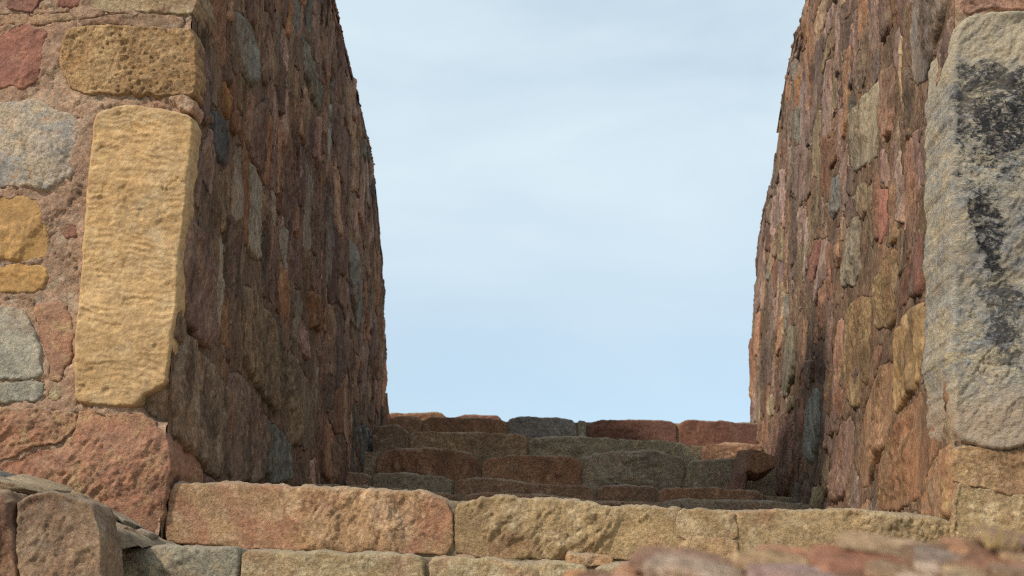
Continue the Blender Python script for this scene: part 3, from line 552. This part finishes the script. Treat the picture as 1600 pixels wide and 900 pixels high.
# ------------------------------------------------------------------ the stairs
st = thing('stone_staircase', 'worn stone stairs climbing through the gap between the two walls', 'stairs', (0, 6.5, 0))
def step(Y, depth, stones, xr_=(-1.25, 1.25), mort='mortar_step', sp=0.007, drop_top=0.018, rec=0.012):
    fr = front(Y); polys = [(fr.pick(px), m, kw) for px, m, kw in stones]
    tops = np.array([(p[:, 0].mean(), np.sort(p[:, 1])[-2]) for p, _, _ in polys]); k = np.polyfit(tops[:, 0], tops[:, 1], 1) if len(tops) > 1 else (0, tops[0, 1])
    zb = min(p[:, 1].min() for p, _, _ in polys)-0.02
    nx, nz, nd = 160, 24, 12; x = np.linspace(*xr_, nx); top = k[0]*x+k[1]-drop_top
    pro = [(0.0, t) for t in np.linspace(0, 1, nz)] + [(d, 1.0) for d in np.linspace(0, depth, nd)[1:]]
    P = np.array([[(xx, Y+rec+d, zb+(tp-zb)*t) for xx, tp in zip(x, top)] for d, t in pro]); q = P.reshape(-1, 3)
    n = np.array([(0, -1, 0)]*nz+[(0, -0.2, 1)]*(nd-1), float); n[nz-1] = (0, -.6, .6)
    d = 0.006*fbm(q*6, 4)+0.004*fbm(q*28, 3); co = q + np.repeat(n, nx, 0)*d[:, None]
    _, f = sheet(P, (0, 0, 1), nx, len(pro), d*0)
    core = mesh_obj('step', co, f, MT[mort], st)
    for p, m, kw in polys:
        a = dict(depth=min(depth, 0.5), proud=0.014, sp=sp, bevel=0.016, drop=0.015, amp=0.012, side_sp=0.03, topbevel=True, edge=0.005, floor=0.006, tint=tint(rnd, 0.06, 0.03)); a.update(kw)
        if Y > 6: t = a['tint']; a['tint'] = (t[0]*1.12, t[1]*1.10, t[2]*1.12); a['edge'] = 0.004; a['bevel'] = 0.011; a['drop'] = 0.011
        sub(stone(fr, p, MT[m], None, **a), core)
    return core
# lowest step in view
step(4.12, 0.6, [([(166, 856), (240, 853), (364, 855), (372, 868), (373, 940), (166, 940)], 'grey', dict(tint=(1.25, 1.22, 1.12))),
                 ([(377, 866), (390, 861), (640, 866), (660, 872), (663, 940), (377, 940)], 'tan', dict(tint=(1.0, 1.0, .95))),
                 ([(672, 880), (684, 872), (880, 878), (918, 886), (925, 940), (672, 940)], 'tan', dict(tint=(1.0, 1.0, .95))),
                 ([(930, 892), (946, 882), (1060, 880), (1240, 890), (1250, 950), (930, 950)], 'tan', dict(tint=(1.05, 1.05, 1.05))),
                 ([(1256, 893), (1500, 900), (1500, 960), (1256, 960)], 'tan', {})], xr_=(-1.4, 1.35), sp=0.006)
# the pale step between the near corners
step(YF+0.02, 2.6, [([(258, 838), (264, 770), (276, 756), (330, 755), (480, 760), (630, 764), (672, 770), (694, 779), (706, 806), (708, 850), (700, 868), (480, 862), (262, 850)], 'tan', dict(tint=(1.08, .90, .83), amp=0.016)),
                 ([(711, 800), (716, 786), (760, 776), (830, 778), (876, 782), (884, 783), (925, 784), (942, 790), (1000, 790), (1062, 795), (1065, 826), (1064, 866), (1000, 874), (712, 874)], 'tan', dict(tint=(1.0, .93, .82), amp=0.020)),
                 ([(1056, 795), (1152, 797), (1154, 844), (1056, 844)], 'tan', dict(style='flat', tint=(1.0, .93, .84), proud=0.012, bevel=0.006, drop=0.004)),
                 ([(1058, 839), (1152, 839), (1152, 888), (1058, 888)], 'tan', dict(style='flat', tint=(1.04, .9, .8), proud=0.012, bevel=0.006, drop=0.004)),
                 ([(1143, 800), (1160, 796), (1240, 796), (1350, 798), (1420, 804), (1482, 812), (1492, 822), (1488, 848), (1440, 880), (1146, 884)], 'tan', dict(tint=(1.0, .93, .82), amp=0.020))],
     xr_=(-1.245, 1.245), sp=0.0055, drop_top=0.010, rec=0.008)
# slivers wedged under it
step(YF-0.02, 0.1, [([(888, 866), (925, 866), (956, 874), (952, 888), (890, 886)], 'red', dict(tint=(1.2, 1.45, 1.3), depth=0.08, bevel=0.01, drop=0.008)),
                 ([(712, 866), (742, 872), (738, 880), (712, 880)], 'red', dict(tint=(1.2, 1.3, 1.2), depth=0.08, bevel=0.008, drop=0.006)),
                 ([(756, 872), (786, 872), (784, 884), (756, 884)], 'red', dict(tint=(1.1, 1.2, 1.1), depth=0.08, bevel=0.008, drop=0.006)),
                 ([(1000, 878), (1060, 866), (1064, 886), (1000, 892)], 'red', dict(tint=(1.05, 1.2, 1.1), depth=0.08, bevel=0.01, drop=0.006))],
     xr_=(-1.2, 1.2), drop_top=0.004, sp=0.004)
D = dict
step(7.0, 0.9, [([(484, 757), (560, 760), (700, 771), (720, 778), (720, 800), (484, 790)], 'umber', D(tint=(1.0, .95, .9))),
                ([(724, 776), (760, 770), (860, 774), (904, 782), (1028, 785), (1030, 820), (724, 815)], 'umber', D(tint=(1.1, 1.0, .95))),
                ([(1034, 785), (1056, 780), (1160, 782), (1268, 787), (1272, 825), (1034, 825)], 'grey', D(tint=(.95, .88, .8)))], sp=0.009)
step(7.8, 0.6, [([(540, 738), (576, 739), (578, 790), (540, 790)], 'umber', {}),
                ([(582, 740), (620, 738), (690, 744), (706, 750), (706, 800), (582, 795)], 'grey', D(tint=(.95, .88, .78))),
                ([(710, 754), (724, 748), (770, 747), (832, 756), (926, 758), (928, 810), (710, 805)], 'umber', D(tint=(1.0, .92, .88))),
                ([(933, 758), (1020, 760), (1024, 768), (1024, 812), (933, 812)], 'umber', D(tint=(.9, .85, .85))),
                ([(1029, 764), (1110, 762), (1196, 768), (1196, 815), (1029, 815)], 'umber', D(tint=(1.05, .9, .82)))], sp=0.009)
step(8.3, 0.6, [([(588, 722), (598, 706), (625, 700), (690, 701), (732, 707), (749, 724), (744, 765), (588, 765)], 'umber', D(tint=(.98, .82, .75), amp=0.018)),
                ([(752, 726), (762, 716), (800, 711), (904, 712), (908, 770), (752, 770)], 'umber', D(tint=(1.05, .88, .8))),
                ([(911, 720), (930, 708), (1000, 703), (1040, 708), (1066, 716), (1070, 735), (1060, 775), (911, 775)], 'grey', D(tint=(.98, .92, .84), amp=0.02)),
                ([(1074, 726), (1082, 720), (1148, 716), (1162, 722), (1162, 780), (1068, 780)], 'grey', D(tint=(.95, .9, .8)))], sp=0.009)
step(8.85, 0.6, [([(582, 668), (620, 664), (638, 676), (638, 725), (582, 725)], 'umber', D(tint=(.75, .75, .75))),
                ([(641, 682), (648, 674), (740, 676), (815, 678), (824, 688), (822, 730), (641, 725)], 'umber', D(tint=(1.05, 1.05, 1.0))),
                ([(827, 684), (900, 682), (980, 687), (1060, 690), (1078, 700), (1092, 712), (1092, 735), (827, 730)], 'grey', D(tint=(1.0, .94, .82))),
                ([(1097, 702), (1108, 694), (1158, 692), (1192, 696), (1192, 740), (1097, 738)], 'umber', D(tint=(1.15, 1.0, .95)))], sp=0.009)
step(9.4, 0.8, [([(606, 654), (630, 650), (657, 653), (660, 700), (606, 700)], 'umber', D(tint=(.95, .85, .8))),
                ([(661, 658), (672, 651), (780, 655), (791, 660), (792, 700), (661, 700)], 'rust', D(tint=(.75, .78, .8))),
                ([(795, 656), (808, 650), (850, 652), (900, 656), (901, 705), (795, 700)], 'slate', D(tint=(1.0, .97, .95))),
                ([(903, 657), (916, 658), (916, 705), (903, 705)], 'grey', D(tint=(.9, .9, .85))),
                ([(918, 662), (936, 656), (1000, 656), (1056, 659), (1059, 705), (918, 705)], 'brick', D(tint=(.62, .66, .66))),
                ([(1061, 662), (1072, 656), (1120, 658), (1196, 663), (1196, 710), (1061, 708)], 'brick', D(tint=(.58, .60, .60)))], sp=0.009)
step(10.3, 1.2, [([(606, 646), (640, 645), (688, 644), (697, 652), (697, 690), (606, 690)], 'rust', D(tint=(.7, .7, .72))),
                ([(706, 654), (728, 648), (782, 650), (786, 690), (706, 690)], 'brick', D(tint=(.6, .6, .62))),
                ([(792, 662), (905, 662), (905, 690), (792, 690)], 'umber', {}),
                ([(908, 664), (1060, 663), (1060, 690), (908, 690)], 'umber', {})], sp=0.012)

# ------------------------------------------------------------------ loose block jutting at the foot of the lit side
def lump(name, mat, c, size, rot, seed, parent=None, amp=0.12, tint_=None, cuts=9, kk=18, sq=6):
    rs = np.random.RandomState(seed); k = kk; co = []; faces = []
    # cube sphere grid pushed to a faceted, rounded block
    V = []; F = []
    for ax in range(3):
        for sg in (-1, 1):
            a, b = np.meshgrid(np.linspace(-1, 1, k), np.linspace(-1, 1, k)); p = np.zeros((k*k, 3)); p[:, ax] = sg; p[:, (ax+1) % 3] = a.ravel(); p[:, (ax+2) % 3] = b.ravel()
            i = np.arange(k*k).reshape(k, k)+len(V)*k*k; f = np.stack([i[:-1, :-1], i[:-1, 1:], i[1:, 1:], i[1:, :-1]], -1).reshape(-1, 4)
            F += (f if sg > 0 else f[:, ::-1]).tolist(); V.append(p)
    p = np.vstack(V); r = np.linalg.norm(p, ord=sq, axis=1); p = p/r[:, None]
    for _ in range(cuts):
        n_ = rs.normal(size=3); n_ /= np.linalg.norm(n_); d = p@n_; lim = rs.uniform(0.80, 1.15); p = p - np.outer(np.maximum(d-lim, 0), n_)
    q = p*np.array(size); u = p/np.linalg.norm(p, axis=1)[:, None]; o3 = rs.uniform(-30, 30, 3)
    s = min(size); q = q + u*(amp*s*(fbm(q*2.0/s+o3, 4)*0.8+0.5*terrace(fbm(q*1.6/s+o3+5, 3), 3)))[:, None]
    Rm = np.array(Matrix.Rotation(rot[2], 3, 'Z') @ Matrix.Rotation(rot[1], 3, 'Y') @ Matrix.Rotation(rot[0], 3, 'X')); q = q@Rm.T + np.array(c)
    o = mesh_obj(name, q, F, MT[mat], parent); o.color = (*(tint_ or (1, 1, 1)), 1); return o
c = at_y(1180, 727, 7.95)
lb = lump('loose_stone', 'rust', (c[0], 8.0, c[2]), (0.070, 0.15, 0.080), (0.08, 0.18, 0.25), 5, tint_=(.9, .85, .8), cuts=7, amp=0.06, sq=20)
lb['label'] = 'rusty angular stone block jutting over the steps at the foot of the lit wall'; lb['category'] = 'stone'
c2 = at_y(1157, 742, 8.0)
lb = lump('loose_stone', 'purple', (c2[0], 8.04, c2[2]), (0.032, 0.12, 0.12), (0, 0.22, 0.1), 6, tint_=(1.1, .9, .82), amp=0.06, sq=16)
lb['label'] = 'thin dark red slab leaning beside the rusty stone block on the steps'; lb['category'] = 'stone'

# ------------------------------------------------------------------ low wall at the lower left
lw = thing('low_wall', 'low rough wall end of grey and dark red stones before the big red block', 'wall', (-1.5, 3.7, 0))
YC = 3.75; FC = front(YC)
def cs(px, mat, **kw):
    a = dict(depth=0.5, proud=0.012, sp=0.006, bevel=0.03, drop=0.03, amp=0.018, side_sp=0.014); a.update(kw); return stone(FC, FC.pick(px), MT[mat], lw, **a)
cs([(-140, 770), (6, 768), (22, 790), (32, 900), (34, 1010), (-140, 1010)], 'rust', tint=(.75, .75, .8), proud=0.03)
cs([(26, 784), (50, 772), (100, 772), (138, 788), (156, 812), (160, 850), (160, 1010), (34, 1010)], 'umber', tint=(1.0, .98, .98), proud=0.02, amp=0.016, depth=0.16, bevel=0.014, drop=0.012)
n = 90; LN = [(-220, 744), (0, 753), (60, 761), (130, 786), (200, 819), (250, 845), (262, 860)]
lx = [at_y(u, v, 4.3)[0] for u, v in LN]; lz = [at_y(u, v, 4.3)[2] for u, v in LN]
xs = np.linspace(lx[0], lx[-1], n); top = np.interp(xs, lx, lz)
pro = [(3.785, 0.0, 0.0), (3.785, 0.9, 0.0), (3.80, 1.0, -0.07), (3.9, 1.0, -0.035)] + [(y, 1.0, 0.0) for y in np.linspace(4.0, 4.46, 14)]
P = np.array([[(x if y > 3.99 else min(x, -1.32), y, t*tp+o_) for x, tp in zip(xs, top)] for y, t, o_ in pro]); q = P.reshape(-1, 3); co, f = sheet(P, (0, -0.5, 1), n, len(pro), 0.012*fbm(q*9, 4)+0.004*fbm(q*40, 3))
mesh_obj('mortar', co, f, MT['mortar_step'], lw)['kind'] = 'stuff'
def slab(u, v, Y, size, rot, mat, seed, t=None): c = at_y(u, v, Y); return lump('stone', mat, c, size, rot, seed, lw, tint_=t, amp=0.16)
slab(14, 752, 4.2, (0.05, 0.14, 0.020), (0.0, 0.15, 0.2), 'slate', 41, (1.2, 1.2, 1.2))
slab(64, 758, 4.2, (0.085, 0.15, 0.017), (0.05, 0.22, 0.1), 'tan', 42, (.85, .85, .85))
slab(116, 777, 4.25, (0.075, 0.12, 0.013), (0.0, 0.42, -0.1), 'umber', 43, (1.2, 1.1, 1.0))
slab(129, 784, 4.12, (0.032, 0.07, 0.018), (0.0, 0.55, 0.1), 'ochre', 44, (.72, .68, .62))
slab(160, 798, 4.2, (0.055, 0.10, 0.011), (0.0, 0.50, 0.0), 'tan', 45, (.75, .73, .7))
slab(196, 814, 4.3, (0.06, 0.10, 0.011), (0.0, 0.46, 0.1), 'grey', 46, (1.1, 1.05, 1.0))
slab(228, 836, 4.3, (0.035, 0.08, 0.014), (0.0, 0.3, 0.1), 'grey', 49, (1.1, 1.0, 1.0))
slab(187, 837, 4.12, (0.048, 0.05, 0.026), (0.0, 0.10, 0.0), 'rust', 47, (1.0, .95, .9))
slab(50, 768, 4.0, (0.12, 0.12, 0.018), (0.0, 0.14, 0.0), 'tan', 48, (.72, .7, .7))
slab(150, 805, 4.1, (0.05, 0.06, 0.010), (0.0, 0.52, 0.1), 'umber', 50, (1.1, 1.1, 1.05))
# ------------------------------------------------------------------ out-of-focus ledge in the near right corner
fg = thing('low_wall', 'blurred ledge of slanting layered stones along the bottom right corner', 'wall', (0.9, 1.9, 0))
edge_px = [(880, 897), (960, 888), (1060, 874), (1160, 864), (1250, 854), (1330, 858), (1400, 848), (1480, 842), (1600, 838), (1760, 836)]
YG = 1.25
eg = np.array([at_y(u, v, YG) for u, v in edge_px])
n = 90; xs = np.linspace(eg[0, 0]-0.06, eg[-1, 0]+0.7, n); top = np.interp(xs, eg[:, 0], eg[:, 2]); top[xs < eg[0, 0]] -= 0.5*(eg[0, 0]-xs[xs < eg[0, 0]])
pro = [(-0.62, 0.0, 0), (-0.62, 0.6, 0), (-0.62, 1.0, -0.19)] + [(d, 1.0, -0.30*(-d)-0.004) for d in np.linspace(-0.60, 0, 26)] + [(0.06, 1.0, -0.03), (0.12, 1.0, -0.12), (0.14, 0.5, 0), (0.14, 0, 0)]
P = np.array([[(x, YG+d, t*tp+o) for x, tp in zip(xs, top)] for d, t, o in pro]); q = P.reshape(-1, 3)
co, f = sheet(P, (0, -0.3, 1), n, len(pro), 0.008*fbm(q*14, 4)); mesh_obj('mortar', co, f, MT['up_red'], fg)['kind'] = 'stuff'
r = random.Random(5)
fgm = [('red', (1.1, 1.2, 1.2)), ('pale', (1.05, .95, .95)), ('mauve', (1.2, 1.15, 1.2)), ('rust', (1.2, 1.1, 1.0)), ('pale', (.95, .9, .95)), ('red', (1.15, 1.25, 1.25)), ('tan', (1.05, .92, .85)), ('mauve', (.8, .75, .85)), ('tan', (1.1, .98, .95)), ('red', (1.2, 1.35, 1.35)), ('red', (.9, .85, .85))]
k = 0
for row in range(12):
    Y = YG-0.010-row*0.034
    x = eg[0, 0]-0.02+r.uniform(0, 0.05)
    while x < eg[-1, 0]+0.15:
        wd = r.choice((r.uniform(0.012, 0.03), r.uniform(0.025, 0.06))); tz = np.interp(x+wd, eg[:, 0], eg[:, 2])-0.30*(YG-Y)-0.010
        m, t = fgm[(k*5+row*2+r.randrange(5)) % len(fgm)]; k += 1; g = r.uniform(1.0, 1.6)
        lump('stone', 'up_'+m, (x+wd, Y, tz), (wd*1.45, r.uniform(0.02, 0.04), r.uniform(0.004, 0.008)), (r.uniform(0.24, 0.36), r.uniform(0.06, 0.2), r.uniform(-0.4, 0.0)), 900+k, fg, tint_=tuple(c*g for c in t), amp=0.35, kk=12)
        x += wd*1.55

# ------------------------------------------------------------------ dry grass
def straws(name, label, base, n, ln, spread, seed, th=0.0012, flat=0.0):
    r = random.Random(seed); co = []; f = []
    for i in range(n):
        a = r.uniform(0, 2*math.pi); d = Vector((math.cos(a)*spread*r.uniform(.4, 1), math.sin(a)*spread*0.5-0.1*flat, 1-flat*r.random())).normalized(); p = Vector(base)+Vector((r.uniform(-.02, .02), r.uniform(-.005, .005), 0)); L_ = ln*r.uniform(.5, 1); s = len(co); bend = Vector((r.uniform(-.4, .4), r.uniform(-.2, 0), -.5))
        for j in range(5):
            t = j/4; c = p + d*(L_*t) + bend*(L_*t*t*0.4); w = th*(1-0.7*t)
            for m in range(3): co.append(tuple(c+Vector((math.cos(m*2.094)*w, math.sin(m*2.094)*w, 0))))
        for j in range(4):
            for m in range(3): f.append((s+j*3+m, s+j*3+(m+1) % 3, s+j*3+3+(m+1) % 3, s+j*3+3+m))
    o = mesh_obj(name, co, f, STRAW); o['label'] = label; o['category'] = 'grass'; return o
b_ = at_y(1086, 868, YF-0.03); straws('dry_grass_tuft', 'tiny tuft of dry yellow straw against the pale step', (b_[0], YF-0.035, b_[2]), 9, 0.05, 0.7, 3)
b_ = at_y(1570, 858, 1.2); straws('dry_grass_tuft', 'blurred tuft of dry stalks on the near ledge in the corner', (b_[0], 1.2, b_[2]), 16, 0.05, 1.2, 4, th=0.0011)
